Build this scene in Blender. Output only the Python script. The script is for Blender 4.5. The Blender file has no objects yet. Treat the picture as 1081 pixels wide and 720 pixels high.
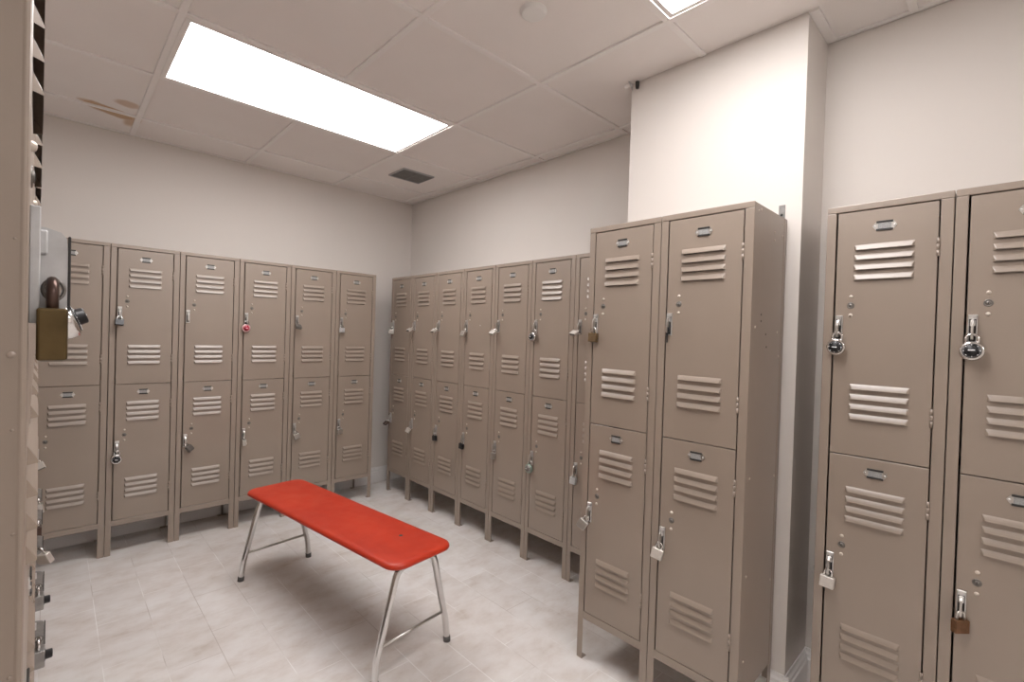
import bpy, bmesh, math
from mathutils import Vector, Matrix
R = math.radians
scn = bpy.context.scene
col = scn.collection

# ------------------------------------------------------------------ measures
ZC = 2.3464                     # ceiling height
H = 1.6645                      # locker height
D = 0.293                       # locker depth
YL, X0 = 3.2881, 0.2091         # front of back-wall row, seam after its first locker
XR, Y6 = 1.9069, 1.5364         # front of right-wall row
XM, YM, WM = 1.4924, 0.5325, 0.3022   # pair standing before the pillar
XG, YG, WG = 1.7214, 0.1103, 0.2926   # near right pair
XF, YN, WN = -0.0145, 0.5200, 0.2840  # row along the left wall
WALL_BACK, WALL_R, WALL_R2 = YL + D + 0.008, XR + D + 0.008, XG + D + 0.012
PIL_X, PIL_Y0, PIL_Y1 = XM + D + 0.008, 0.492, 1.166
WALL_LEFT, WALL_FRONT = -0.385, -2.9

# ------------------------------------------------------------------ materials
def new_mat(name):
    m = bpy.data.materials.new(name); m.use_nodes = True
    nt = m.node_tree
    return m, nt, nt.nodes['Principled BSDF']

def noise(nt, scale, detail=3.0, rough=0.5, vec=None, stretch=None):
    n = nt.nodes.new('ShaderNodeTexNoise')
    n.inputs['Scale'].default_value = scale
    n.inputs['Detail'].default_value = detail
    n.inputs['Roughness'].default_value = rough
    tc = nt.nodes.new('ShaderNodeTexCoord')
    src = tc.outputs['Object']
    if stretch:
        mp = nt.nodes.new('ShaderNodeMapping'); mp.inputs['Scale'].default_value = stretch
        nt.links.new(src, mp.inputs['Vector']); src = mp.outputs['Vector']
    nt.links.new(src, n.inputs['Vector'])
    return n

def ramp(nt, fac, stops):
    r = nt.nodes.new('ShaderNodeValToRGB')
    e = r.color_ramp.elements
    while len(e) < len(stops): e.new(0.5)
    for i, (p, c) in enumerate(stops):
        e[i].position = p; e[i].color = (*c, 1)
    nt.links.new(fac, r.inputs['Fac'])
    return r

def mixc(nt, fac, a, b, mode='MIX'):
    m = nt.nodes.new('ShaderNodeMix'); m.data_type = 'RGBA'; m.blend_type = mode
    for sock, v in ((m.inputs[0], fac), (m.inputs[6], a), (m.inputs[7], b)):
        if hasattr(v, 'links') or hasattr(v, 'is_linked'): nt.links.new(v, sock)
        elif isinstance(v, (int, float)): sock.default_value = v
        else: sock.default_value = (*v, 1)
    return m.outputs[2]

def bump(nt, bs, height, strength, dist=0.001):
    b = nt.nodes.new('ShaderNodeBump')
    b.inputs['Strength'].default_value = strength
    b.inputs['Distance'].default_value = dist
    nt.links.new(height, b.inputs['Height'])
    nt.links.new(b.outputs['Normal'], bs.inputs['Normal'])

def paint(name, c, rough, var=0.06, scale=6.0, bstr=0.12, bscale=260.0, metallic=0.0, spec=0.5):
    m, nt, bs = new_mat(name)
    n = noise(nt, scale, 4)
    lo = tuple(x * (1 - var) for x in c); hi = tuple(min(1, x * (1 + var)) for x in c)
    r = ramp(nt, n.outputs['Fac'], [(0.3, lo), (0.7, hi)])
    nt.links.new(r.outputs['Color'], bs.inputs['Base Color'])
    bs.inputs['Roughness'].default_value = rough
    bs.inputs['Metallic'].default_value = metallic
    bs.inputs['Specular IOR Level'].default_value = spec
    if bstr:
        n2 = noise(nt, bscale, 2)
        bump(nt, bs, n2.outputs['Fac'], bstr)
    return m

M = {}
M['locker'] = paint('locker_enamel', (0.300, 0.240, 0.193), 0.36, 0.035, 5.0, 0.06, 240.0, spec=1.0)
M['wall'] = paint('wall_paint', (0.71, 0.667, 0.628), 0.8, 0.012, 2.0, 0.08, 400.0)
M['base'] = paint('baseboard_paint', (0.82, 0.80, 0.79), 0.45, 0.01, 3.0, 0.0)
M['grid'] = paint('ceiling_grid_white', (0.85, 0.82, 0.80), 0.5, 0.01, 3.0, 0.0)
M['zinc'] = paint('zinc_plate', (0.70, 0.69, 0.68), 0.32, 0.10, 60.0, 0.05, 300.0, 0.8)
M['galv'] = paint('galvanized_steel', (0.58, 0.585, 0.59), 0.5, 0.16, 40.0, 0.05, 200.0, 0.4)
M['pewter'] = paint('pewter_steel', (0.34, 0.33, 0.32), 0.35, 0.15, 60.0, 0.05, 200.0, 0.7)
M['chrome'] = paint('chrome', (0.72, 0.71, 0.70), 0.14, 0.03, 30.0, 0.0, metallic=1.0)
M['steel'] = paint('brushed_steel', (0.62, 0.60, 0.57), 0.33, 0.08, 50.0, 0.04, 200.0, 1.0)
M['greysteel'] = paint('dull_grey_steel', (0.22, 0.205, 0.19), 0.42, 0.08, 50.0, 0.0, metallic=0.8)
M['pale'] = paint('pale_laminated_steel', (0.72, 0.68, 0.63), 0.4, 0.05, 60.0, 0.0, metallic=0.55)
M['brass'] = paint('aged_brass', (0.105, 0.074, 0.034), 0.34, 0.3, 30.0, 0.05, 200.0, 0.85)
M['bronze'] = paint('brown_brass', (0.20, 0.135, 0.07), 0.4, 0.2, 40.0, 0.0, metallic=0.7)
M['rust'] = paint('rusty_steel', (0.15, 0.072, 0.032), 0.6, 0.25, 60.0, 0.1, 200.0, 0.3)
M['darkshackle'] = paint('dark_shackle', (0.10, 0.065, 0.055), 0.3, 0.1, 40.0, 0.0, metallic=0.8)
M['black'] = paint('black_plastic', (0.012, 0.012, 0.014), 0.35, 0.1, 20.0, 0.0)
M['dial'] = paint('dial_marks_white', (0.85, 0.85, 0.86), 0.4, 0.02, 20.0, 0.0)
M['red'] = paint('red_dial', (0.42, 0.02, 0.05), 0.3, 0.05, 20.0, 0.0)
M['pink'] = paint('pinkish_steel', (0.72, 0.50, 0.50), 0.3, 0.05, 20.0, 0.0, metallic=0.5)
M['green'] = paint('greenish_steel', (0.36, 0.46, 0.40), 0.35, 0.05, 20.0, 0.0, metallic=0.7)
M['card'] = paint('number_card', (0.33, 0.33, 0.325), 0.6, 0.22, 300.0, 0.0)
M['rubber'] = paint('grey_rubber', (0.11, 0.105, 0.10), 0.6, 0.1, 30.0, 0.0)
M['wood'] = paint('dark_board_edge', (0.05, 0.018, 0.014), 0.6, 0.15, 20.0, 0.0)
M['vent'] = paint('dark_metal_and_shade', (0.03, 0.028, 0.027), 0.5, 0.1, 20.0, 0.0)  # dark metal; also paints the shade in latch channels and on plate lips
M['grille'] = paint('vent_grille', (0.17, 0.165, 0.16), 0.5, 0.1, 20.0, 0.0)
M['ventframe'] = paint('vent_frame', (0.40, 0.40, 0.41), 0.5, 0.03, 20.0, 0.0)
M['white'] = paint('white_plastic', (0.80, 0.79, 0.77), 0.45, 0.01, 20.0, 0.0)
M['rivet'] = paint('worn_rivet', (0.62, 0.55, 0.48), 0.3, 0.06, 80.0, 0.0, metallic=0.3)

# red vinyl with faint scuffs
m, nt, bs = new_mat('red_vinyl'); M['vinyl'] = m
n = noise(nt, 3.0, 5, 0.6, stretch=(1, 1.6, 1))
r = ramp(nt, n.outputs['Fac'], [(0.3, (0.43, 0.024, 0.006)), (0.55, (0.51, 0.034, 0.009)), (0.8, (0.55, 0.050, 0.018))])
nt.links.new(r.outputs['Color'], bs.inputs['Base Color'])
n2 = noise(nt, 14.0, 4); rr = ramp(nt, n2.outputs['Fac'], [(0.3, (0.34,) * 3), (0.7, (0.48,) * 3)])
nt.links.new(rr.outputs['Color'], bs.inputs['Roughness'])
n3 = noise(nt, 500.0, 2); bump(nt, bs, n3.outputs['Fac'], 0.10)

# emitting diffuser
m, nt, bs = new_mat('light_diffuser'); M['diffuser'] = m
bs.inputs['Base Color'].default_value = (0.9, 0.9, 0.9, 1)
bs.inputs['Emission Color'].default_value = (1.0, 0.968, 0.962, 1)
bs.inputs['Emission Strength'].default_value = 12.0

# ceiling tile with the one brown water stain
m, nt, bs = new_mat('ceiling_tile'); M['tile'] = m
n = noise(nt, 5.0, 3)
base = ramp(nt, n.outputs['Fac'], [(0.3, (0.83, 0.79, 0.765)), (0.7, (0.85, 0.81, 0.785))]).outputs['Color']
tc = nt.nodes.new('ShaderNodeTexCoord')
wob = noise(nt, 9.0, 3)
def mth(op, a, b=None, c=None):
    k = nt.nodes.new('ShaderNodeMath'); k.operation = op
    for i, v in enumerate((a, b, c)):
        if v is None: continue
        if isinstance(v, (int, float)): k.inputs[i].default_value = v
        else: nt.links.new(v, k.inputs[i])
    return k.outputs[0]
sp = nt.nodes.new('ShaderNodeSeparateXYZ'); nt.links.new(tc.outputs['Object'], sp.inputs[0])
def blob(cx, cy, rx, ry, ang, soft):
    ca, sa = math.cos(ang), math.sin(ang)
    dx = mth('SUBTRACT', sp.outputs[0], cx); dy = mth('SUBTRACT', sp.outputs[1], cy)
    u = mth('DIVIDE', mth('ADD', mth('MULTIPLY', dx, ca), mth('MULTIPLY', dy, sa)), rx)
    v = mth('DIVIDE', mth('SUBTRACT', mth('MULTIPLY', dy, ca), mth('MULTIPLY', dx, sa)), ry)
    d = mth('SQRT', mth('ADD', mth('MULTIPLY', u, u), mth('MULTIPLY', v, v)))
    d = mth('ADD', d, mth('MULTIPLY', mth('SUBTRACT', wob.outputs['Fac'], 0.5), 0.9))
    s = nt.nodes.new('ShaderNodeMapRange'); s.interpolation_type = 'SMOOTHSTEP'
    s.inputs['From Min'].default_value = 1.0 - soft; s.inputs['From Max'].default_value = 1.0
    s.inputs['To Min'].default_value = 1.0; s.inputs['To Max'].default_value = 0.0
    nt.links.new(d, s.inputs['Value']); return s.outputs['Result']
b1 = blob(0.185, 3.285, 0.165, 0.066, 0.5, 0.35)
b2 = blob(0.255, 3.115, 0.065, 0.055, 0.3, 0.5)
b3 = blob(0.290, 3.36, 0.045, 0.13, 0.1, 0.5)
fac = mth('MULTIPLY', mth('MAXIMUM', mth('MAXIMUM', b1, mth('MULTIPLY', b2, 0.7)), mth('MULTIPLY', b3, 0.8)), 0.85)
nt.links.new(mixc(nt, fac, base, (0.50, 0.31, 0.16)), bs.inputs['Base Color'])
bs.inputs['Roughness'].default_value = 0.9
n2 = noise(nt, 180.0, 3); bump(nt, bs, n2.outputs['Fac'], 0.25, 0.001)

# floor: cream stone-look tile, strips running away from the camera
m, nt, bs = new_mat('floor_tile'); M['floor'] = m
tc = nt.nodes.new('ShaderNodeTexCoord')
mp = nt.nodes.new('ShaderNodeMapping')
mp.inputs['Rotation'].default_value = (0, 0, R(90))
mp.inputs['Location'].default_value = (0.02, -0.145 + 0.1686 * 20, 0)
nt.links.new(tc.outputs['Object'], mp.inputs['Vector'])
bk = nt.nodes.new('ShaderNodeTexBrick')
bk.offset = 0.5; bk.offset_frequency = 2; bk.squash = 1
bk.inputs['Scale'].default_value = 1.0
bk.inputs['Brick Width'].default_value = 0.3372
bk.inputs['Row Height'].default_value = 0.1686
bk.inputs['Mortar Size'].default_value = 0.0016
bk.inputs['Mortar Smooth'].default_value = 0.3
bk.inputs['Bias'].default_value = 0.0
bk.inputs['Color1'].default_value = (0.0, 0.0, 0.0, 1); bk.inputs['Color2'].default_value = (1, 1, 1, 1)
bk.inputs['Mortar'].default_value = (0.5, 0.5, 0.5, 1)
nt.links.new(mp.outputs['Vector'], bk.inputs['Vector'])
vein = noise(nt, 7.0, 7, 0.66, stretch=(0.9, 1.45, 1))
cloud = noise(nt, 2.2, 4, 0.6)
c1 = ramp(nt, vein.outputs['Fac'], [(0.27, (0.60, 0.53, 0.475)), (0.40, (0.72, 0.68, 0.65)), (0.54, (0.79, 0.765, 0.75)), (0.74, (0.84, 0.83, 0.825))]).outputs['Color']
c2 = ramp(nt, cloud.outputs['Fac'], [(0.35, (0.93, 0.90, 0.88)), (0.65, (1.0, 1.0, 1.0))]).outputs['Color']
c3 = mixc(nt, 1.0, c1, c2, 'MULTIPLY')
tint = ramp(nt, bk.outputs['Color'], [(0.0, (0.95, 0.945, 0.94)), (1.0, (1.0, 1.0, 1.0))]).outputs['Color']
c4 = mixc(nt, 1.0, c3, tint, 'MULTIPLY')
gvar = noise(nt, 3.0, 2)
gcol = ramp(nt, gvar.outputs['Fac'], [(0.42, (0.50, 0.44, 0.40)), (0.58, (0.93, 0.92, 0.91))]).outputs['Color']
gf = mth  # alias only
k = nt.nodes.new('ShaderNodeMath'); k.operation = 'MULTIPLY'; k.inputs[1].default_value = 0.75
nt.links.new(bk.outputs['Fac'], k.inputs[0])
nt.links.new(mixc(nt, k.outputs[0], c4, gcol), bs.inputs['Base Color'])
bs.inputs['Roughness'].default_value = 0.42
bs.inputs['Specular IOR Level'].default_value = 0.35
bump(nt, bs, bk.outputs['Fac'], 0.25, -0.001)

# ------------------------------------------------------------------ mesh helpers
class MB:
    """collects faces of several shapes; build() makes ONE mesh"""
    def __init__(self):
        self.bm = bmesh.new(); self.mats = []
    def mi(self, m):
        if m not in self.mats: self.mats.append(m)
        return self.mats.index(m)
    def absorb(self, b2, m, smooth=False):
        i = self.mi(m)
        me = bpy.data.meshes.new('tmp')
        for f in b2.faces: f.material_index = i; f.smooth = smooth
        b2.to_mesh(me); b2.free(); self.bm.from_mesh(me); bpy.data.meshes.remove(me)
    def box(self, x0, x1, y0, y1, z0, z1, m, bev=0.0, seg=2, mtx=None):
        b = bmesh.new()
        bmesh.ops.create_cube(b, size=1.0)
        for v in b.verts:
            v.co = Vector((x0 + (v.co.x + .5) * (x1 - x0), y0 + (v.co.y + .5) * (y1 - y0), z0 + (v.co.z + .5) * (z1 - z0)))
        if bev: bmesh.ops.bevel(b, geom=b.edges[:], offset=bev, segments=seg, profile=0.5, affect='EDGES')
        if mtx: bmesh.ops.transform(b, matrix=mtx, verts=b.verts)
        self.absorb(b, m)
    def face(self, pts, m, smooth=False):
        vs = [self.bm.verts.new(p) for p in pts]
        f = self.bm.faces.new(vs); f.material_index = self.mi(m); f.smooth = smooth
    def lathe(self, prof, m, seg=24, mtx=None, smooth=True):
        """profile (radius, height) turned about local z"""
        b = bmesh.new(); rings = []
        for r_, z_ in prof:
            if r_ < 1e-7: rings.append([b.verts.new((0, 0, z_))])
            else: rings.append([b.verts.new((r_ * math.cos(2 * math.pi * k / seg), r_ * math.sin(2 * math.pi * k / seg), z_)) for k in range(seg)])
        for a, c in zip(rings, rings[1:]):
            for k in range(seg):
                k2 = (k + 1) % seg
                if len(a) == 1 and len(c) == 1: continue
                if len(a) == 1: b.faces.new((a[0], c[k], c[k2]))
                elif len(c) == 1: b.faces.new((a[k], c[0], a[k2]))
                else: b.faces.new((a[k], c[k], c[k2], a[k2]))
        bmesh.ops.recalc_face_normals(b, faces=b.faces[:])
        if mtx: bmesh.ops.transform(b, matrix=mtx, verts=b.verts)
        self.absorb(b, m, smooth)
    def tube(self, pts, rad, m, seg=12, caps=True):
        pts = [Vector(p) for p in pts]
        b = bmesh.new(); rings = []; prev = None
        for i, p in enumerate(pts):
            t = (pts[min(i + 1, len(pts) - 1)] - pts[max(i - 1, 0)]).normalized()
            if prev is None:
                ref = Vector((0, 0, 1)) if abs(t.z) < 0.9 else Vector((1, 0, 0))
                nrm = t.cross(ref).normalized()
            else:
                nrm = (prev - t * prev.dot(t)).normalized()
            prev = nrm; bn = t.cross(nrm)
            rings.append([b.verts.new(p + nrm * rad * math.cos(2 * math.pi * k / seg) + bn * rad * math.sin(2 * math.pi * k / seg)) for k in range(seg)])
        for a, c in zip(rings, rings[1:]):
            for k in range(seg):
                b.faces.new((a[k], a[(k + 1) % seg], c[(k + 1) % seg], c[k]))
        if caps: b.faces.new(rings[0][::-1]); b.faces.new(rings[-1])
        bmesh.ops.recalc_face_normals(b, faces=b.faces[:])
        self.absorb(b, m, True)
    def prism(self, poly, axis, a0, a1, m, bev=0.0):
        """poly in the two other axes (in order), extruded from a0 to a1"""
        b = bmesh.new()
        def P(p, a):
            if axis == 0: return (a, p[0], p[1])
            if axis == 1: return (p[0], a, p[1])
            return (p[0], p[1], a)
        lo = [b.verts.new(P(p, a0)) for p in poly]; hi = [b.verts.new(P(p, a1)) for p in poly]
        n_ = len(poly)
        b.faces.new(lo); b.faces.new(hi)
        for i in range(n_): b.faces.new((lo[i], lo[(i + 1) % n_], hi[(i + 1) % n_], hi[i]))
        bmesh.ops.recalc_face_normals(b, faces=b.faces[:])
        if bev: bmesh.ops.bevel(b, geom=b.edges[:], offset=bev, segments=2, profile=0.5, affect='EDGES')
        self.absorb(b, m)
    def mesh(self, name):
        me = bpy.data.meshes.new(name)
        self.bm.to_mesh(me); self.bm.free()
        for k in self.mats: me.materials.append(M[k])
        return me
    def build(self, name, parent=None, loc=None):
        return obj(name, self.mesh(name), parent, loc)

def obj(name, me, parent=None, loc=None):
    o = bpy.data.objects.new(name, me); col.objects.link(o)
    if parent is not None: o.parent = parent
    if loc is not None: o.location = loc
    return o
def tag(o, label, cat, group=None):
    o['label'] = label; o['category'] = cat
    if group: o['group'] = group
    return o
def thing(name, label, cat, loc, rz=0.0, group=None):
    o = bpy.data.objects.new(name, None); col.objects.link(o)
    o.empty_display_size = 0.05
    o.location = loc; o.rotation_euler = (0, 0, rz)
    return tag(o, label, cat, group)
def struct(o):
    o['kind'] = 'structure'; return o
def copy_tree(o, parent=None):
    c = o.copy(); col.objects.link(c); c.parent = parent
    for ch in [q for q in bpy.data.objects if q.parent == o]: copy_tree(ch, c)
    return c

# ------------------------------------------------------------------ room shell
def slab(name, x0, x1, y0, y1, z0, z1, m):
    b = MB(); b.box(x0, x1, y0, y1, z0, z1, m); return struct(b.build(name))
XMAX = WALL_R + 0.1
slab('floor', WALL_LEFT - .1, XMAX, WALL_FRONT - .1, WALL_BACK + .1, -0.1, 0.0, 'floor')
slab('ceiling', WALL_LEFT - .1, XMAX, WALL_FRONT - .1, WALL_BACK + .1, ZC + 0.004, ZC + 0.1, 'tile')
slab('wall_back', WALL_LEFT - .1, XMAX, WALL_BACK, WALL_BACK + .1, 0, ZC + .004, 'wall')
slab('wall_left', WALL_LEFT - .1, WALL_LEFT, WALL_FRONT, WALL_BACK, 0, ZC + .004, 'wall')
slab('wall_front', WALL_LEFT - .1, XMAX, WALL_FRONT - .1, WALL_FRONT, 0, ZC + .004, 'wall')
b = MB()                                    # right wall with its pillar and the nearer, shallower stretch
b.prism([(XMAX, WALL_BACK), (WALL_R, WALL_BACK), (WALL_R, PIL_Y1), (PIL_X, PIL_Y1), (PIL_X, PIL_Y0),
         (WALL_R2, PIL_Y0), (WALL_R2, WALL_FRONT), (XMAX, WALL_FRONT)], 2, 0, ZC - .006, 'wall')
struct(b.build('wall_right'))

BH, BT = 0.125, 0.014
def board(name, p, q, nx, ny):
    """baseboard from p to q; (nx, ny) points into the room"""
    b = MB()
    prof = [(0, 0), (BT, 0), (BT, BH * .70), (BT * .72, BH * .74), (BT * .72, BH * .84), (BT * .4, BH * .90), (BT * .3, BH), (0, BH)]
    P, Q, N = Vector((*p, 0)), Vector((*q, 0)), Vector((nx, ny, 0))
    A = [P + N * d + Vector((0, 0, z)) for d, z in prof]; B_ = [Q + N * d + Vector((0, 0, z)) for d, z in prof]
    n_ = len(prof)
    for i in range(n_):
        b.face([A[i], A[(i + 1) % n_], B_[(i + 1) % n_], B_[i]], 'base')
    b.face(A, 'base'); b.face(B_[::-1], 'base')
    bmesh.ops.recalc_face_normals(b.bm, faces=b.bm.faces[:])
    return struct(b.build(name))
board('baseboard_back', (WALL_LEFT, WALL_BACK), (WALL_R, WALL_BACK), 0, -1)
board('baseboard_right_far', (WALL_R, WALL_BACK), (WALL_R, PIL_Y1), -1, 0)
board('baseboard_pillar_front', (PIL_X, PIL_Y1), (PIL_X, PIL_Y0 - BT), -1, 0)
board('baseboard_pillar_side', (PIL_X - BT, PIL_Y0), (WALL_R2, PIL_Y0), 0, -1)
board('baseboard_right_near', (WALL_R2, PIL_Y0), (WALL_R2, WALL_FRONT), -1, 0)
board('baseboard_left', (WALL_LEFT, WALL_BACK), (WALL_LEFT, WALL_FRONT), 1, 0)
board('baseboard_front', (WALL_LEFT, WALL_FRONT), (WALL_R2, WALL_FRONT), 0, 1)

# ceiling grid
GX = [0.31 + 0.604 * k for k in range(-1, 4)]
GY = [2.057 + 0.603 * k for k in range(-7, 3)]
LX0, LX1 = GX[1], GX[3]
LIGHT_CELLS = [(GY[7], GY[8]), (GY[4], GY[5]), (GY[0], GY[1])]
b = MB(); T = 0.012
def bar(x0, x1, y0, y1, dz=0.0):
    b.box(x0, x1, y0, y1, ZC - .004 + dz, ZC + .006, 'grid', 0.0012, 1)
for x in GX:
    if WALL_LEFT < x < WALL_R:
        cuts = [WALL_FRONT]
        for y0, y1 in LIGHT_CELLS:
            if abs(x - GX[2]) < .01: cuts += [y0 + T, y1 - T]
        cuts.append(WALL_BACK)
        cuts.sort()
        if x > WALL_R2: cuts = [PIL_Y1, WALL_BACK]
        for a, c in zip(cuts[::2], cuts[1::2]): bar(x - T, x + T, a, c)
for y in GY:
    xr = WALL_R if y > PIL_Y1 else (PIL_X if y > PIL_Y0 else WALL_R2)
    if y < WALL_BACK: bar(WALL_LEFT, xr, y - T, y + T, .0005)
struct(b.build('trim_1'))
b = MB()                                    # wall angle
A_ = 0.016
b.box(WALL_LEFT, WALL_R, WALL_BACK - A_, WALL_BACK, ZC - .003, ZC + .005, 'grid')
b.box(WALL_R - A_, WALL_R, PIL_Y1, WALL_BACK - A_, ZC - .003, ZC + .005, 'grid')
b.box(WALL_R2 - A_, WALL_R2, WALL_FRONT, PIL_Y0, ZC - .003, ZC + .005, 'grid')
b.box(PIL_X - .004, WALL_R2 - A_, PIL_Y0 - .030, PIL_Y0, ZC - .005, ZC + .005, 'grid')
b.box(PIL_X, WALL_R - A_, PIL_Y1, PIL_Y1 + A_, ZC - .003, ZC + .005, 'grid')
struct(b.build('trim_2'))
b = MB()                                    # dark reveal between pillar and ceiling
b.box(PIL_X + .004, XMAX, PIL_Y0 + .004, PIL_Y1 - .004, ZC - .007, ZC + .006, 'wall')
b.box(WALL_R2 + .004, XMAX, WALL_FRONT, PIL_Y0 + .004, ZC - .007, ZC + .006, 'wall')
b.box(WALL_R + .004, XMAX, PIL_Y1 - .004, WALL_BACK, ZC - .007, ZC + .006, 'wall')
struct(b.build('trim_3'))

# ------------------------------------------------------------------ ceiling fittings
def ceiling_light(y0, y1, label):
    x0, x1 = LX0 + T, LX1 - T; y0 += T; y1 -= T
    t = thing('ceiling_light', label, 'ceiling light', ((x0 + x1) / 2, (y0 + y1) / 2, ZC - .004), 0, 'recessed ceiling lights')
    w, d = (x1 - x0) / 2, (y1 - y0) / 2; f = 0.020; g = 0.0035
    b = MB()
    for a in ((-w, w - g, -d, -d + f), (-w, w - g, d - f, d - g), (-w, -w + f, -d + f, d - f), (w - f, w - g, -d + f, d - f)):
        b.box(a[0], a[1], a[2], a[3], -.001, .0055, 'grid', .0008, 1)
    b.build('frame', t)
    b = MB(); b.box(-w + f, w - f, -d + f, d - f, .001, .006, 'diffuser'); b.box(-w + .004, w, -d + .004, d, .006, .0078, 'diffuser'); b.build('diffuser', t)
    return t
ceiling_light(*LIGHT_CELLS[0], 'long bright fluorescent ceiling panel fully in view near the back wall')
ceiling_light(*LIGHT_CELLS[1], 'bright ceiling panel mostly cut off by the top edge, near the pillar')

ceiling_light(*LIGHT_CELLS[2], 'added fill panel on the ceiling behind the camera near the front wall, out of frame')  # extra unseen panel, added to brighten the near left locker

t = thing('air_vent', 'small square dark grey air vent grille in the ceiling tile by the far corner', 'air vent', (1.803, 2.955, ZC))
b = MB(); w, d, f = .122, .104, .006
for a in ((-w, w, -d, -d + f), (-w, w, d - f, d), (-w, -w + f, -d + f, d - f), (w - f, w, -d + f, d - f)):
    b.box(a[0], a[1], a[2], a[3], -.006, .004, 'ventframe', .001, 1)
b.build('frame', t)
b = MB(); b.box(-w + f, w - f, -d + f, d - f, .0005, .004, 'vent'); b.build('backing', t)
for k in range(9):
    b = MB(); yy = -d + f + .0095 + k * (2 * d - 2 * f - .006) / 9
    b.box(-w + f, w - f, -.006, .006, -.0006, .0006, 'grille', mtx=Matrix.Translation((0, yy, -.003)) @ Matrix.Rotation(R(-30), 4, 'X'))
    b.build('slat', t)
b = MB(); b.box(-.003, .003, -d + f, d - f, -.0065, -.002, 'grille'); b.build('divider', t)

b = MB(); b.lathe([(0, -.010), (.034, -.010), (.040, -.009), (.0425, -.006), (.043, .0), (.046, .002), (.046, .004), (0, .004)], 'white', 40)
tag(b.build('sprinkler_cover', None, (1.162, 1.156, ZC)), 'round white sprinkler cover plate flat on the ceiling between the two light panels', 'sprinkler cover')

t = thing('ceiling_clip', 'bent metal angle with dark clip at the top left corner of the pillar', 'clip', (PIL_X - .012, PIL_Y1 - .004, ZC - .034))
b = MB(); b.box(-.002, .010, -.002, .030, .020, .034, 'grid', .001, 1, Matrix.Rotation(R(10), 4, 'Z'))
b.prism([(-.024, .034), (.010, .034), (.010, .006)], 1, -.001, .001, 'galv'); b.build('angle_strip', t)
b = MB(); b.lathe([(0, .0), (.007, .002), (.0085, .010), (.0085, .030)], 'vent', 14, Matrix.Translation((0, -.030, 0))); b.build('dark_clip', t)

# ------------------------------------------------------------------ lockers
ZB = 0.157                      # underside of the body
DOORS = dict(lower=(0.1890, 0.9125), upper=(0.9178, 1.6408))
PLATE_Z = dict(upper=1.592, lower=0.8725)
LATCH_Z = dict(upper=1.3326, lower=0.613)
PLUG_Z = dict(upper=1.3625, lower=0.643)
HINGE_Z = dict(upper=(1.517, 1.051), lower=(0.800, 0.330))
LV = dict(upper=((1.5425, False), (1.1285, False)), lower=((0.822, False), (0.4085, False)))
LATCH_U = 0.0425
HW = {}                          # mesh cache

def louver(b, u0, u1, z_top, z_bot, lip_down, m='locker'):
    """pressed slat: open towards the lip; lip_down = ordinary louvre"""
    out = 0.0072
    if lip_down: za, zm, zb = z_top, z_top - .0148, z_bot
    else: za, zm, zb = z_bot, z_bot + .0125, z_top
    e = 0.006
    e = 0.006; h = zm - za
    prof = [(0, 0), (.38, .30), (.70, .62), (1.0, 1.0)]
    rows = [((u0 + (e if k else 0), -out * p, za + h * q), (u1 - (e if k else 0), -out * p, za + h * q)) for k, (p, q) in enumerate(prof)]
    L0, L1 = (u0 + e, -out, zb), (u1 - e, -out, zb)
    E0, E1 = (u0, 0, zb), (u1, 0, zb)
    for (a0, a1), (c0, c1) in zip(rows, rows[1:]): b.face((a0, a1, c1, c0), m)
    b.face((rows[3][0], rows[3][1], L1, L0), m)
    b.face((rows[0][0], rows[1][0], rows[2][0]), m); b.face((rows[0][0], rows[2][0], rows[3][0]), m); b.face((rows[0][0], rows[3][0], L0, E0), m)
    b.face((rows[0][1], rows[2][1], rows[1][1]), m); b.face((rows[0][1], rows[3][1], rows[2][1]), m); b.face((rows[0][1], E1, L1, rows[3][1]), m)

def door_mesh(W, which, key=''):
    z0, z1 = DOORS[which]; u0, u1 = 0.0318, W - 0.0326
    b = MB()
    lu0, lu1 = 0.0762 * W / .3048 + .001, 0.2212 * W / .3048 + .0015
    holes = []; slats = []
    for ztop, inv in LV[which]:
        for k in range(4):
            zt = ztop - k * 0.0293; zb = zt - 0.0168
            if inv: holes.append((zt - .009, zt)); slats.append((zt, zb, False))
            else: holes.append((zb - .0017, zb + .008)); slats.append((zt, zb, True))
    holes.sort()
    zs = [z0] + [z for h in holes for z in h] + [z1]
    us = [u0, lu0 + .007, lu1 - .007, u1]
    for i in range(len(zs) - 1):
        for j in range(3):
            if i % 2 == 1 and j == 1: continue
            b.face([(us[j], 0, zs[i]), (us[j + 1], 0, zs[i]), (us[j + 1], 0, zs[i + 1]), (us[j], 0, zs[i + 1])], 'locker')
    bmesh.ops.remove_doubles(b.bm, verts=b.bm.verts[:], dist=1e-6)
    c = 0.0012                                  # rolled edges and return flanges
    ring0 = [(u0, 0, z0), (u1, 0, z0), (u1, 0, z1), (u0, 0, z1)]
    ring1 = [(u0 - c, c, z0 - c), (u1 + c, c, z0 - c), (u1 + c, c, z1 + c), (u0 - c, c, z1 + c)]
    ring2 = [(p[0], .0035, p[2]) for p in ring1]
    for r0, r1 in ((ring0, ring1), (ring1, ring2)):
        for k in range(4):
            b.face([r0[k], r1[k], r1[(k + 1) % 4], r0[(k + 1) % 4]], 'locker')
    for zt, zb, dn in slats: louver(b, lu0, lu1, zt, zb, dn)
    uz = 0.0725 * W / .3048 + .0005
    for dz in (.0265, -.0285):                   # two rivets above and below the lock plug
        b.lathe([(.0052, 0), (.0046, .0022), (.0025, .0036), (0, .004)], 'rivet', 12,
                Matrix.Translation((uz, 0, PLUG_Z[which] + dz)) @ Matrix.Rotation(R(90), 4, 'X'))
    return b.mesh('door')

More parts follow.
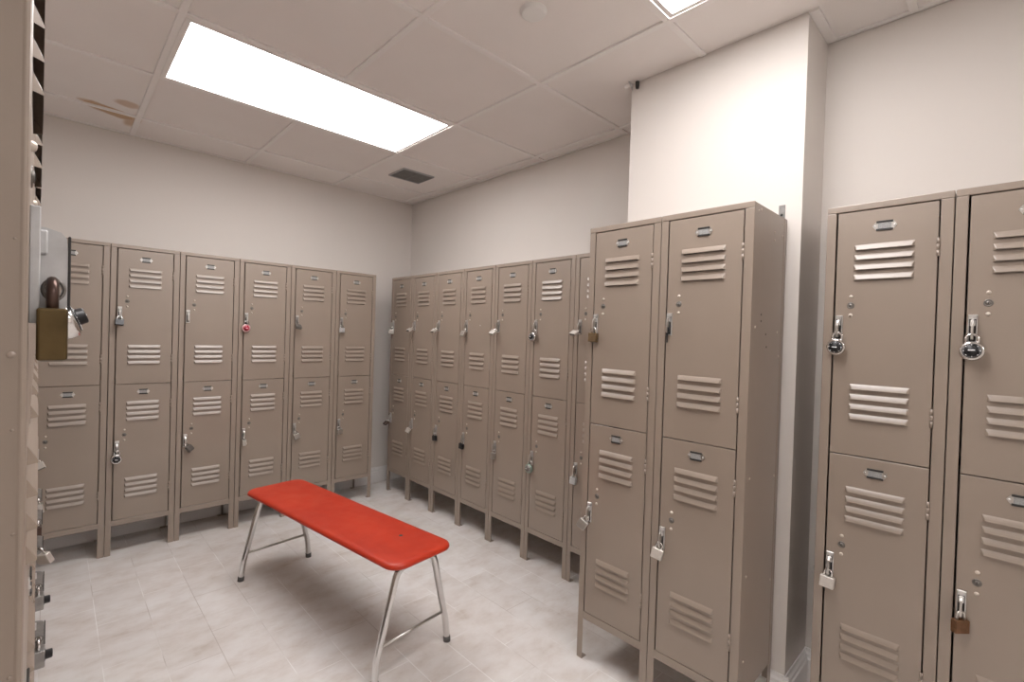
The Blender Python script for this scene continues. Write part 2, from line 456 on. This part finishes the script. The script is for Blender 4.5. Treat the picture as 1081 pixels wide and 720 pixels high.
def body_mesh(W, side_rivets=0, edge=0.0020):
    b = MB(); e = 0.0012; m = 'locker'
    u0, u1 = e, W - e
    P = 0.0262
    # front frame: two posts, two rails
    b.box(u0, P, 0, .006, ZB, H - .0195, m, edge, 2)
    b.box(W - .0283, u1, 0, .006, ZB, H - .0195, m, edge, 2)
    b.box(u0, u1, 0, .006, H - .0192, H, m, edge, 2)
    b.box(P - .002, W - .0263, .0006, .006, ZB, 0.1857, m, .0012, 1)
    # shell: sheet steel sides, back, top, bottom, and a shelf between the doors
    s = 0.0012
    b.box(u0 + .0006, u0 + .0006 + s, .004, D, ZB, H - .002, m)
    b.box(u1 - .0006 - s, u1 - .0006, .004, D, ZB, H - .002, m)
    b.box(u0 + .0006, u1 - .0006, D - s, D, ZB, H - .002, m)
    b.box(u0 + .0006, u1 - .0006, .004, D, H - .0035, H - .002, m)
    b.box(u0 + .0006, u1 - .0006, .004, D, ZB + .002, ZB + .0035, m)
    b.box(u0 + .003, u1 - .003, .060, D - .004, 0.9140, 0.9158, m)
    if side_rivets == 1:                        # right side panel: seam flange, screws and empty holes
        b.box(u1 - .0018, u1 + .0008, D - .024, D + .0, ZB, H - .002, m, .0006, 1)
        for y, z in ((.035, 1.640), (.055, 1.648), (.036, 1.29), (.036, .83), (.036, .53), (.036, .27), (.18, 1.600), (.18, 1.575),
                     (.255, 1.64), (.255, 1.60), (.235, 1.28), (.255, 1.20), (.255, .80), (.255, .45)):
            b.lathe([(.004, 0), (.0034, .0016), (0, .0024)], 'rivet', 10, Matrix.Translation((u1 - .0006, y, z)) @ Matrix.Rotation(R(90), 4, 'Y'))
        for y, z in ((.085, 1.33), (.085, 1.31), (.13, 1.27), (.14, 1.23)):
            b.lathe([(.0036, 0), (.003, .0006), (0, .0006)], 'vent', 10, Matrix.Translation((u1 - .0006, y, z)) @ Matrix.Rotation(R(90), 4, 'Y'))
    if side_rivets == -1:                       # left end panel, painted over rivets
        for y, z, r_ in ((.0085, 1.212, .0028), (.0075, 1.155, .0012), (.006, 1.075, .0015), (.007, .965, .0014), (.0075, 1.30, .001)):
            b.lathe([(r_, 0), (r_ * .8, r_ * .4), (0, r_ * .6)], 'locker', 12, Matrix.Translation((u0, y, z)) @ Matrix.Rotation(R(-90), 4, 'Y'))
    return b.mesh('body')

def leg_mesh(side, front, W):
    """sheet-steel angle leg"""
    b = MB(); e = .0009
    x0, x1 = (e, .0262) if side == 0 else (W - .0283, W - e)
    if front:
        b.box(x0, x1, 0, .0022, 0.002, ZB + .004, 'locker', .0008, 1)
        xs = (x0, x0 + .0022) if side == 0 else (x1 - .0022, x1)
        b.box(xs[0], xs[1], 0.001, .030, 0.002, ZB + .001, 'locker', .0005, 1)
    else:
        b.box(x0, x1, D - .0022, D, 0.002, ZB + .004, 'locker', .0008, 1)
        xs = (x0, x0 + .0022) if side == 0 else (x1 - .0022, x1)
        b.box(xs[0], xs[1], D - .030, D - .001, 0.002, ZB + .001, 'locker', .0005, 1)
    b.box(x0 + .001, x1 - .001, (.001 if front else D - .029), (.029 if front else D - .001), 0.0, .003, 'locker')
    return b.mesh('leg')

def latch_mesh(big=False):
    """zinc back channel with a tongue standing off the door, pierced for a shackle"""
    b = MB(); w = .0092; zt, zb = 0.0, -.074
    b.box(-w, w, -.0022, .0, zb, zt, 'zinc', .0006, 1)
    b.box(-w, -w + .0026, -.0062, -.001, zb, zt - .002, 'zinc', .0007, 1)
    b.box(w - .0026, w, -.0062, -.001, zb, zt - .002, 'zinc', .0007, 1)
    b.box(-w, w, -.0062, -.001, zt - .012, zt, 'zinc', .0007, 1)
    # tongue in the plane across the door: outline ring around the hole
    hy, hz, hr = -.0140, -.052, .0052
    outl = [(-.001, -.012), (-.008, -.0125), (-.016, -.015), (-.0205, -.021), (-.0225, -.030), (-.0232, -.040), (-.0235, -.050), (-.0232, -.060), (-.021, -.0645),
            (-.015, -.0660), (-.008, -.0645), (-.001, -.060), (-.001, -.050), (-.001, -.040), (-.001, -.030), (-.001, -.020)]
    if big:
        outl = [(-.001, -.012), (-.010, -.0125), (-.0180, -.0145), (-.0215, -.018), (-.0225, -.030), (-.0226, -.040), (-.0226, -.050), (-.0226, -.060), (-.021, -.0645),
                (-.015, -.0665), (-.008, -.0665), (-.001, -.064), (-.001, -.050), (-.001, -.040), (-.001, -.030), (-.001, -.020)]
        b.box(-.0034, .0034, -.0240, -.0222, -.066, -.0165, 'vent', .0005, 1)       # dark outer rim
        for sx in (-1, 1):
            b.lathe([(.0052, 0), (.0056, .0012), (.0072, .0012), (.0076, 0)], 'greysteel', 20, Matrix.Translation((sx * .0024, hy, hz)) @ Matrix.Rotation(R(90 * sx), 4, 'Y'))
    bm = bmesh.new(); th = .0024; L = {}
    for sx in (-1, 1):
        o_ = [bm.verts.new((sx * th, y, z)) for y, z in outl]
        i_ = []
        for y, z in outl:
            a = math.atan2(z - hz, y - hy); i_.append(bm.verts.new((sx * th, hy + hr * math.cos(a), hz + hr * math.sin(a))))
        L[sx] = (o_, i_); n_ = len(outl)
        for k in range(n_): bm.faces.new((o_[k], o_[(k + 1) % n_], i_[(k + 1) % n_], i_[k]))
    for q in (0, 1):
        for k in range(n_): bm.faces.new((L[-1][q][k], L[-1][q][(k + 1) % n_], L[1][q][(k + 1) % n_], L[1][q][k]))
    bmesh.ops.recalc_face_normals(bm, faces=bm.faces[:])
    b.absorb(bm, big if big else 'steel')
    b.box(-w + .0024, w - .0024, -.0028, -.0018, zb + .004, zt - .011, 'vent')  # near-black sheet paints the shade inside the channel
    b.box(-.0052, .0052, -.0105, -.002, -.030, -.014, 'zinc', .0012, 1)   # pivot block of the lift
    return b.mesh('latch')

def plate_mesh():
    b = MB()
    w, h, p = .0285, .0125, .009
    out = [(-w, 0), (-w + p * .55, h * .62), (-w + p, h), (w - p, h), (w - p * .55, h * .62), (w, 0), (w - p * .55, -h * .62), (w - p, -h), (-w + p, -h), (-w + p * .55, -h * .62)]
    b.prism(out, 1, -.0016, 0.0003, 'steel')
    for s in (1, -1):                            # folded lips that hold the card, near-black to paint their edge shadow
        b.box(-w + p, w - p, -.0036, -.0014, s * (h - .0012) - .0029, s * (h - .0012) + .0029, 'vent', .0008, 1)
    for s in (1, -1):
        b.lathe([(.0026, 0), (.002, .0012), (0, .0017)], 'zinc', 10, Matrix.Translation((s * (w - .006), -.0015, 0)) @ Matrix.Rotation(R(90), 4, 'X'))
    return b.mesh('number_plate')
def card_mesh():
    b = MB(); b.box(-.016, .016, -.0022, -.0012, -.0085, .0085, 'card'); return b.mesh('card')
def hinge_mesh():
    b = MB()
    b.tube([(0, -.0012, -.025), (0, -.0012, -.0085)], .0036, 'locker', 12)
    b.tube([(0, -.0012, -.0081), (0, -.0012, .0081)], .0036, 'locker', 12)
    b.tube([(0, -.0012, .0085), (0, -.0012, .025)], .0036, 'locker', 12)
    b.box(-.0006, .0006, -.001, .010, -.025, .025, 'locker')
    return b.mesh('hinge')
def plug_mesh():
    b = MB(); rx = Matrix.Rotation(R(90), 4, 'X')
    b.lathe([(.0098, 0), (.0092, .0012), (.0066, .0013), (.006, .0003), (0, .0003)], 'greysteel', 20, rx)
    b.lathe([(.0058, .0004), (.0052, .0022), (0, .0026)], 'greysteel', 16, rx)
    b.box(-.0008, .0008, -.0030, -.0022, -.003, .003, 'vent')
    return b.mesh('lock_plug')
BIGLATCH = latch_mesh('galv'); BIGLATCH.materials[0] = M['galv']; ROWLATCH = latch_mesh('pewter')
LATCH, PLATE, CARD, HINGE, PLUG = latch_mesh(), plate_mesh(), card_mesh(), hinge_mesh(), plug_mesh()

def make_locker(W, body=None):
    root = bpy.data.objects.new('locker', None); col.objects.link(root); root.empty_display_size = .05
    off = Vector((-W / 2, -D / 2, 0))            # root sits at the middle of the footprint
    obj('body', body or HW.setdefault(('b', W), None) or HW.__setitem__(('b', W), body_mesh(W)) or HW[('b', W)], root, off)
    for s in (0, 1):
        for f in (0, 1):
            k = ('l', W, s, f)
            if k not in HW: HW[k] = leg_mesh(s, f, W)
            obj('leg', HW[k], root, off)
    for which in ('upper', 'lower'):
        k = ('d', W, which)
        if k not in HW: HW[k] = door_mesh(W, which)
        d = obj('door', HW[k], root, off)
        la = obj('latch', LATCH, d, (LATCH_U, 0, LATCH_Z[which])); la['label'] = 'zinc latch'
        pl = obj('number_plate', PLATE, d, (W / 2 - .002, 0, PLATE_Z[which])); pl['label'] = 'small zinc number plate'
        obj('card', CARD, d, (W / 2 - .002, 0, PLATE_Z[which]))
        obj('lock_plug', PLUG, d, (0.0725 * W / .3048 + .0005, 0, PLUG_Z[which]))
        for z in HINGE_Z[which]: obj('hinge', HINGE, d, (W - .0305, 0, z))
    return root

GROUPS = {}                     # name -> (front-left corner of locker 0, u direction angle, W)
GROUPS['back'] = (Vector((X0 - .3048, YL, 0)), 0.0, .3048)
GROUPS['right'] = (Vector((XR, Y6 + .3048 * 6, 0)), R(-90), .3048)
GROUPS['mid'] = (Vector((XM, YM + 2 * WM, 0)), R(-90), WM)
GROUPS['near'] = (Vector((XG, YG + WG, 0)), R(-90), WG)
GROUPS['left'] = (Vector((XF, YN, 0)), R(91.0), WN)
def frame_of(g, i):
    o, a, W = GROUPS[g]
    m_ = Matrix.Translation(o) @ Matrix.Rotation(a, 4, 'Z') @ Matrix.Translation((i * W, 0, 0))
    if g == 'left':                              # this row leans back a little against its wall
        m_ = m_ @ Matrix.Translation((0, 0, 1.2 + .0013)) @ Matrix.Rotation(R(-0.25), 4, 'X') @ Matrix.Translation((0, 0, -1.2))
    return m_
def put_locker(root, g, i, label, group):
    a, W = GROUPS[g][1], GROUPS[g][2]
    root.matrix_world = frame_of(g, i) @ Matrix.Translation((W / 2, D / 2, 0))
    tag(root, label, 'locker', group)
    if g == 'left' and i:                        # these latches have rimmed tongues
        for d_ in [q for q in bpy.data.objects if q.parent == root and q.name.startswith('door')]:
            for l_ in [q for q in bpy.data.objects if q.parent == d_ and q.name.startswith('latch')]: l_.data = ROWLATCH
    if (g, i) == ('left', 0):                    # the close-up latch is a longer one
        for d_ in [q for q in bpy.data.objects if q.parent == root and q.name.startswith('door')]:
            for l_ in [q for q in bpy.data.objects if q.parent == d_ and q.name.startswith('latch')]:
                l_.scale = (1.1, 1.05, 1.30); l_.data = BIGLATCH; l_['label'] = 'large galvanized latch'

LABELS = {
 'back': ['tan double locker half hidden behind the near left lockers, leftmost of the back row',
          'tan double locker with a dark padlock above and a black dial lock below, back row',
          'tan double locker in the back row whose upper latch carries no padlock',
          'tan double locker with the red dial lock on its upper door, back row',
          'tan double locker second from the right end of the back row, behind the bench end',
          'tan double locker at the right end of the back row, beside the far corner'],
 'right': ['tan double locker in shade by the far corner, first of the right wall row',
           'second tan double locker from the far corner along the right wall',
           'third tan double locker from the far corner along the right wall, black padlock below',
           'fourth tan double locker from the far corner, with a pale chip on its upper door',
           'fifth tan double locker from the far corner, silver lock tilted out above, right wall',
           'tan double locker with a black dial lock above and greenish lock below, right wall',
           'tan double locker of the right wall row half hidden behind the pillar lockers'],
 'mid': ['tan double locker with a brown brass padlock, left one of the pair before the pillar',
         'tan double locker showing its bare side panel, right one before the pillar'],
 'near': ['tan double locker in the right foreground, whole width in view',
          'tan double locker cut off by the right edge of the picture, rusty padlock below'],
 'left': ['tan locker closest to the camera at the left edge, carrying the big brass padlock',
          'second locker from the camera in the left row, just behind the brass padlock',
          'third locker from the camera in the left row, seen edge on',
          'edge-on locker of the left row with the lowest dial lock at bottom left',
          'edge-on locker of the left row with the second dial lock from the bottom',
          'edge-on locker of the left row with the pale tilted padlock low down',
          'locker of the left row seen edge on, second from its far end',
          'locker at the far end of the left row, seen edge on, nearest the back wall'],
}
GN = {'back': 'lockers along the back wall', 'right': 'lockers along the right wall', 'mid': 'pair of lockers before the pillar',
      'near': 'lockers in the right foreground', 'left': 'lockers along the left wall'}
special = {('mid', 1): lambda: body_mesh(WM, 1), ('left', 0): lambda: body_mesh(WN, -1, .0026)}
protos = {}
for g in ('back', 'right', 'mid', 'near', 'left'):
    W = GROUPS[g][2]
    for i, lab in enumerate(LABELS[g]):
        if (g, i) in special: r_ = make_locker(W, special[(g, i)]())
        elif W not in protos: r_ = protos[W] = make_locker(W)
        else: r_ = copy_tree(protos[W])
        put_locker(r_, g, i, lab, GN[g])

# ------------------------------------------------------------------ padlocks
# local frame: origin at the middle of the shackle's bow, x along the door, -y away from it, z up
def shackle_mesh(mat, rad=.0031, half=.0098, drop=.016):
    b = MB(); pts = [(-half, 0, -half - drop)]
    for k in range(0, 13):
        a = math.pi - math.pi * k / 12
        pts.append((half * math.cos(a), 0, -half + half * math.sin(a)))
    pts.append((half, 0, -half - drop))
    b.tube(pts, rad, mat, 10); return b.mesh('shackle')
def body_block(mat, w=.0185, h=.034, t=.0082, laminated=False, zt=-.0200):
    b = MB()
    if laminated:
        n_ = 6; s = h / n_
        for k in range(n_):
            b.box(-w, w, -t, t, zt - (k + 1) * s + .0002, zt - k * s - .0002, mat, .0011, 2)
        b.box(-w + .001, w - .001, -t + .001, t - .001, zt - h + .001, zt - .001, mat)
    else:
        b.box(-w, w, -t, t, zt - h, zt, mat, .0022, 3)
    b.box(-w + .003, w - .003, -t + .0025, t - .0025, zt - h - .0008, zt - h + .001, 'greysteel', .0006, 1)
    return b.mesh('lock_body')
def dial_body(mat, r_=.0245, t=.0095):
    b = MB(); rx = Matrix.Translation((0, 0, -.0440)) @ Matrix.Rotation(R(90), 4, 'X')
    b.lathe([(0, -t), (r_ - .004, -t), (r_ - .001, -t + .003), (r_, -t + .006), (r_, t - .005), (r_ - .0012, t - .002), (r_ - .0035, t - .0002), (r_ - .0055, t - .001), (0, t - .001)], mat, 36, rx)
    return b.mesh('lock_body')
def dial_mesh(mat, t=.0095):
    b = MB(); Tm = Matrix.Translation((0, 0, -.0440)); rx = Tm @ Matrix.Rotation(R(90), 4, 'X')
    b.lathe([(.0186, t - .0012), (.0182, t + .0012), (.0128, t + .0018), (.0108, t + .0040), (.0104, t + .0105), (.0088, t + .0120), (0, t + .0122)], mat, 32, rx)
    for k in range(8):                                  # dial marks
        b.box(-.0008, .0008, -t - .0022, -t - .0010, .0140, .0172, 'dial', mtx=Tm @ Matrix.Rotation(2 * math.pi * k / 8, 4, 'Y'))
    for k in range(40):
        if k % 5: b.box(-.0002, .0002, -t - .0019, -t - .0010, .0158, .0174, 'dial', mtx=Tm @ Matrix.Rotation(2 * math.pi * k / 40, 4, 'Y'))
    b.box(-.0065, .0065, -t - .0126, -t - .0119, -.0014, .0014, 'dial', mtx=Tm)   # pale bar on the knob
    return b.mesh('dial')
KIND = {}
def kind_parts(kind):
    if kind in KIND: return KIND[kind]
    dials = {'dial_black': ('chrome', 'black'), 'dial_red': ('pink', 'red'), 'dial_dark': ('steel', 'black'), 'dial_green': ('green', 'greysteel')}
    blocks = {'silver': ('steel', 'chrome', False), 'pale': ('pale', 'chrome', False), 'laminated': ('steel', 'chrome', True), 'grey': ('greysteel', 'chrome', False),
              'dark': ('darkshackle', 'chrome', False), 'bronze': ('bronze', 'chrome', True), 'rust': ('rust', 'steel', False), 'black': ('black', 'chrome', False),
              'green': ('green', 'chrome', False), 'bluish': ('galv', 'chrome', False)}
    if kind in dials:
        bm_, dm = dials[kind]
        p = [('lock_body', dial_body(bm_)), ('shackle', shackle_mesh('chrome', .0034, .0118)), ('dial', dial_mesh(dm))]
    elif kind == 'big_brass':
        p = [('lock_body', body_block('brass', .0215, .043, .0095, zt=-.0235)), ('shackle', shackle_mesh('darkshackle', .0040, .0112, .020))]
    elif kind == 'knob':
        kb = MB(); kb.lathe([(.0125, .009), (.0125, .0105), (.0095, .0112), (.0092, .0205), (.0075, .0220), (0, .0222)], 'black', 24, Matrix.Translation((0, 0, -.0390)) @ Matrix.Rotation(R(90), 4, 'X'))
        p = [('lock_body', body_block('pewter', .020, .036, .0100)), ('shackle', shackle_mesh('chrome')), ('dial', kb.mesh('dial'))]
    else:
        bm_, sm, lam = blocks[kind]
        p = [('lock_body', body_block(bm_, laminated=lam)), ('shackle', shackle_mesh(sm))]
    KIND[kind] = p; return p
def padlock(g, i, which, kind, label, out=0, side=0, twist=0):
    """out: swings away from the door; side: swings along it; twist: turns about the shackle (degrees)"""
    t = thing('padlock', label, 'padlock', (0, 0, 0), 0, 'padlocks on the locker doors')
    Mx = frame_of(g, i) @ Matrix.Translation((LATCH_U, -.0140, LATCH_Z[which] - (.0600 if (g, i) == ('left', 0) else .0515))) @ Matrix.Rotation(R(side), 4, 'Y') @ Matrix.Rotation(R(-out), 4, 'X') @ Matrix.Rotation(R(twist), 4, 'Z')
    t.matrix_world = Mx
    for n_, me in kind_parts(kind): obj(n_, me, t)
    return t
PL = [
 ('back', 0, 'lower', 'pale', 'pale padlock on the leftmost back wall locker, beside the near left edge', 35, -25, 0),
 ('back', 1, 'upper', 'black', 'dark padlock on an upper door of the back row, second column from left', 25, 5, 0),
 ('back', 1, 'lower', 'dial_black', 'black dial padlock on a lower door of the back row, at the left', 0, 3, 0),
 ('back', 2, 'lower', 'grey', 'dull padlock turned sideways on the lower door of the third back row locker', 10, -35, 40),
 ('back', 3, 'upper', 'dial_red', 'padlock with a red dial on an upper door in the back row', 0, 5, 0),
 ('back', 3, 'lower', 'pale', 'slim pale padlock turned edge on, lower door under the red dial lock', 0, -8, 65),
 ('back', 4, 'upper', 'grey', 'grey padlock swung outward on an upper door just right of the red dial lock', 50, 8, 0),
 ('back', 4, 'lower', 'silver', 'silver padlock tilted to one side above the far end of the bench', 5, -20, 0),
 ('back', 5, 'upper', 'bluish', 'bluish grey padlock on the upper door of the right end back row locker', 5, 0, 25),
 ('back', 5, 'lower', 'silver', 'silver padlock on the lower door of the right end back row locker', 0, -8, 10),
 ('right', 0, 'upper', 'silver', 'shaded silver padlock on the upper door nearest the far corner, right wall', 5, 0, 50),
 ('right', 0, 'lower', 'dark', 'dark padlock on the lower door nearest the far corner, right wall', 50, 0, 0),
 ('right', 1, 'upper', 'pale', 'pale padlock swung out on the second upper door from the far corner', 60, 0, 0),
 ('right', 1, 'lower', 'pale', 'long pale padlock on the second lower door from the far corner', 25, 10, 0),
 ('right', 2, 'upper', 'pale', 'pale padlock swung out on the third upper door from the far corner', 55, 0, 0),
 ('right', 2, 'lower', 'black', 'black padlock on the third lower door from the far corner', 0, -5, 0),
 ('right', 3, 'upper', 'silver', 'silver padlock hanging on the upper door with a pale chip in its paint', 20, 6, 0),
 ('right', 3, 'lower', 'black', 'black padlock on the fourth lower door from the far corner', 0, 5, 0),
 ('right', 4, 'upper', 'pale', 'silver padlock swung out to the left of the upper black dial lock, right wall', 50, 10, 0),
 ('right', 4, 'lower', 'silver', 'silver padlock on the fifth lower door from the far corner', 5, 0, -15),
 ('right', 5, 'upper', 'dial_black', 'black dial padlock on an upper door of the right wall row', 8, 8, 0),
 ('right', 5, 'lower', 'dial_green', 'greenish steel padlock on a lower door of the right wall row', 8, 4, 0),
 ('right', 6, 'upper', 'pale', 'pale padlock swung far out on the half hidden locker, beside the brown brass padlock', 62, 5, 0),
 ('right', 6, 'lower', 'bluish', 'grey steel padlock on the lower door of the half hidden right wall locker', 4, 2, 0),
 ('mid', 0, 'upper', 'bronze', 'brown brass padlock with laminated body on the upper left door before the pillar', 0, 2, 0),
 ('mid', 0, 'lower', 'silver', 'silver padlock tilted on the lower left door of the pair before the pillar', 14, 28, 15),
 ('mid', 1, 'lower', 'pale', 'pale steel padlock on the lower right door of the pair before the pillar', 10, 10, 12),
 ('near', 0, 'upper', 'dial_black', 'chrome padlock with black dial on the upper door left in the right foreground', 0, 4, 0),
 ('near', 0, 'lower', 'pale', 'small pale square padlock on the lower door in the right foreground', 2, 4, 0),
 ('near', 1, 'upper', 'dial_black', 'chrome padlock with black dial nearest the right edge of the picture', 8, -2, 0),
 ('near', 1, 'lower', 'rust', 'rusty brown padlock on the lower door at the right edge of the picture', 0, 0, 48),
 ('left', 0, 'upper', 'big_brass', 'big tarnished brass padlock seen edge on, close up at the left', 0, 0, 0),
 ('left', 1, 'upper', 'dial_black', 'dial padlock whose black knob peeks out behind the big brass padlock', 22, 0, 0),
 ('left', 3, 'lower', 'knob', 'steel padlock with black knob sticking out, lowest at the bottom left', 0, 0, 0),
 ('left', 4, 'lower', 'knob', 'steel padlock with black knob sticking out, second lowest at the bottom left', 0, 0, 0),
 ('left', 5, 'lower', 'pale', 'pale padlock tilted out from the left row, third lowest at the bottom left', 20, -10, 50),
 ('left', 6, 'lower', 'dark', 'dark little padlock on the left row, above the pale tilted one', 0, 0, 0),
 ('left', 7, 'lower', 'silver', 'silver padlock at the far end of the left row, highest of its low locks', 10, 0, 0),
]
for a in PL: padlock(*a[:5], *a[5:])

# thin black strip on the latch without a padlock (pair before the pillar)
Mx = frame_of('mid', 1) @ Matrix.Translation((LATCH_U, -.0155, LATCH_Z['upper'] - .052))
b = MB(); b.tube([(-.0045, 0, -.002), (-.004, 0, .002), (0, 0, .0035), (.004, 0, .002), (.0045, 0, -.003), (.003, -.001, -.014), (.0015, -.0015, -.028), (.001, -.001, -.046)], .0022, 'black', 8)
b.tube([(-.0045, 0, -.002), (-.003, 0, -.012), (0, -.001, -.024), (.001, -.001, -.044)], .0020, 'black', 8)
o = b.build('black_strip'); o.matrix_world = Mx
tag(o, 'thin black strip hanging from the upper latch of the right locker before the pillar', 'tie')

# wall tie bracket and bumper
t = thing('wall_bracket', 'small zinc bracket on the pillar above the top of the pair of lockers', 'bracket', (PIL_X, YM + .020, H))
b = MB(); b.box(-.003, 0, -.010, .010, -.002, .052, 'pewter', .0008, 1); b.box(-.035, 0, -.010, .010, 0, .0025, 'galv', .0006, 1); b.build('strap', t)
b = MB(); b.lathe([(.0042, 0), (.0042, .002), (.002, .003), (0, .003)], 'vent', 12, Matrix.Translation((-.003, 0, .018)) @ Matrix.Rotation(R(-90), 4, 'Y')); b.build('screw', t)
b = MB(); b.lathe([(.026, 0), (.025, .006), (.020, .012), (.010, .0155), (0, .016)], 'white', 28, Matrix.Rotation(R(-90), 4, 'Y'))
tag(b.build('wall_bumper', None, (WALL_R2, .452, .417)), 'round white wall bumper half hidden beside the right foreground locker', 'wall bumper')

# pale paint chip on an upper door of the right wall row
b = MB(); b.lathe([(.0032, 0), (.0028, .0006), (0, .0008)], 'dial', 8, Matrix.Rotation(R(90), 4, 'X'))
chip = b.build('sticker_remnant'); chip.matrix_world = frame_of('right', 3) @ Matrix.Translation((.175, 0, 1.30))
tag(chip, 'tiny pale speck stuck on the fourth upper door from the far corner', 'sticker')

# ------------------------------------------------------------------ bench
CB = Vector((.922, 2.056, 0)); ang = R(-82.4)
t = thing('bench', 'low bench with a red vinyl seat on chrome tube legs', 'bench', CB, ang)
# local x = length (towards the camera), y = width
HLn, HWd, RC = .603, .147, .058
def rrect(hl, hw, rc, n_=8):
    out = []
    for cx, cy, a0 in ((hl - rc, hw - rc, 0), (-hl + rc, hw - rc, 90), (-hl + rc, -hw + rc, 180), (hl - rc, -hw + rc, 270)):
        for k in range(n_ + 1):
            a = R(a0 + 90 * k / n_); out.append((cx + rc * math.cos(a), cy + rc * math.sin(a)))
    return out
def padded(rings, m, name, parent):
    bm = bmesh.new(); L = []
    for inset, z in rings:
        L.append([bm.verts.new((x, y, z)) for x, y in rrect(HLn - inset, HWd - inset, max(.004, RC - inset))])
    n_ = len(L[0])
    for a, c in zip(L, L[1:]):
        for k in range(n_): bm.faces.new((a[k], a[(k + 1) % n_], c[(k + 1) % n_], c[k]))
    bm.faces.new(L[0]); bm.faces.new(L[-1])
    bmesh.ops.recalc_face_normals(bm, faces=bm.faces[:])
    b = MB(); b.absorb(bm, m, True); return b.build(name, parent)
seat = padded([(.006, .4085), (.002, .4090), (0, .412), (.0006, .4180), (.003, .4228), (.008, .4260), (.016, .4282), (.030, .4295), (.055, .4303)], 'vinyl', 'seat', t)
b = MB(); b.lathe([(.0085, -.0005), (.0078, .0007), (0, .0009)], 'vent', 12, Matrix.Translation((.405, .036, .4303))); b.build('screw_hole', seat)
padded([(.016, .402), (.014, .4025), (.014, .4090)], 'wood', 'seat_board', t)
def smooth(pts, n_=6):
    """Catmull-Rom through the points"""
    P = [Vector(p) for p in pts]; P = [2 * P[0] - P[1]] + P + [2 * P[-1] - P[-2]]; out = []
    for i in range(1, len(P) - 2):
        for k in range(n_):
            s = k / n_
            out.append(.5 * ((2 * P[i]) + (P[i + 1] - P[i - 1]) * s + (2 * P[i - 1] - 5 * P[i] + 4 * P[i + 1] - P[i + 2]) * s * s + (3 * P[i] - P[i - 1] - 3 * P[i + 1] + P[i + 2]) * s ** 3))
    out.append(P[-2]); return out
for sx in (-1, 1):
    for sy in (-1, 1):
        b = MB()
        b.tube(smooth([(sx * .545, sy * .0, .388), (sx * .545, sy * .048, .388), (sx * .545, sy * .075, .381), (sx * .544, sy * .092, .358), (sx * .543, sy * .108, .300), (sx * .541, sy * .132, .210),
                       (sx * .540, sy * .152, .135), (sx * .540, sy * .162, .098), (sx * .541, sy * .167, .065), (sx * .543, sy * .173, .012)]), .0127, 'chrome', 16)
        leg = b.build('leg', t)
        b = MB(); b.tube([(sx * .5428, sy * .1720, .022), (sx * .5432, sy * .1736, .0)], .0142, 'rubber', 16); b.build('rubber_foot', leg)
    b = MB(); b.tube([(sx * .540, -.153, .130), (sx * .540, .153, .130)], .0056, 'steel', 10); b.build('crossbar', t)
    b = MB(); b.box(sx * .545 - .016, sx * .545 + .016, -.055, .055, .3985, .4022, 'zinc', .0006, 1); b.build('mounting_plate', t)

# ------------------------------------------------------------------ camera, world, view
f_px, yaw, pitch, roll, cz = 503.9069, .7649, -.0101, .0313, 1.2393
fw = Vector((math.sin(yaw), math.cos(yaw), 0)); rt = Vector((math.cos(yaw), -math.sin(yaw), 0)); up = Vector((0, 0, 1))
fw, up = fw * math.cos(pitch) + up * math.sin(pitch), up * math.cos(pitch) - fw * math.sin(pitch)
rt, up = rt * math.cos(roll) + up * math.sin(roll), up * math.cos(roll) - rt * math.sin(roll)
cam = bpy.data.cameras.new('camera'); co = bpy.data.objects.new('camera', cam); col.objects.link(co)
cam.sensor_fit = 'HORIZONTAL'; cam.sensor_width = 36.0; cam.lens = 36.0 * f_px / 1081.0
cam.clip_start = 0.03
mw = Matrix((( rt.x, up.x, -fw.x, 0), (rt.y, up.y, -fw.y, 0), (rt.z, up.z, -fw.z, cz), (0, 0, 0, 1)))
co.matrix_world = mw
scn.camera = co
w = bpy.data.worlds.new('world'); scn.world = w; w.use_nodes = True
w.node_tree.nodes['Background'].inputs['Color'].default_value = (0.9, 0.88, 0.86, 1)
w.node_tree.nodes['Background'].inputs['Strength'].default_value = 0.05
scn.view_settings.view_transform = 'Standard'
scn.view_settings.look = 'None'
scn.view_settings.gamma = 1.0
scn.view_settings.use_curve_mapping = False
scn.view_settings.exposure = 0.0
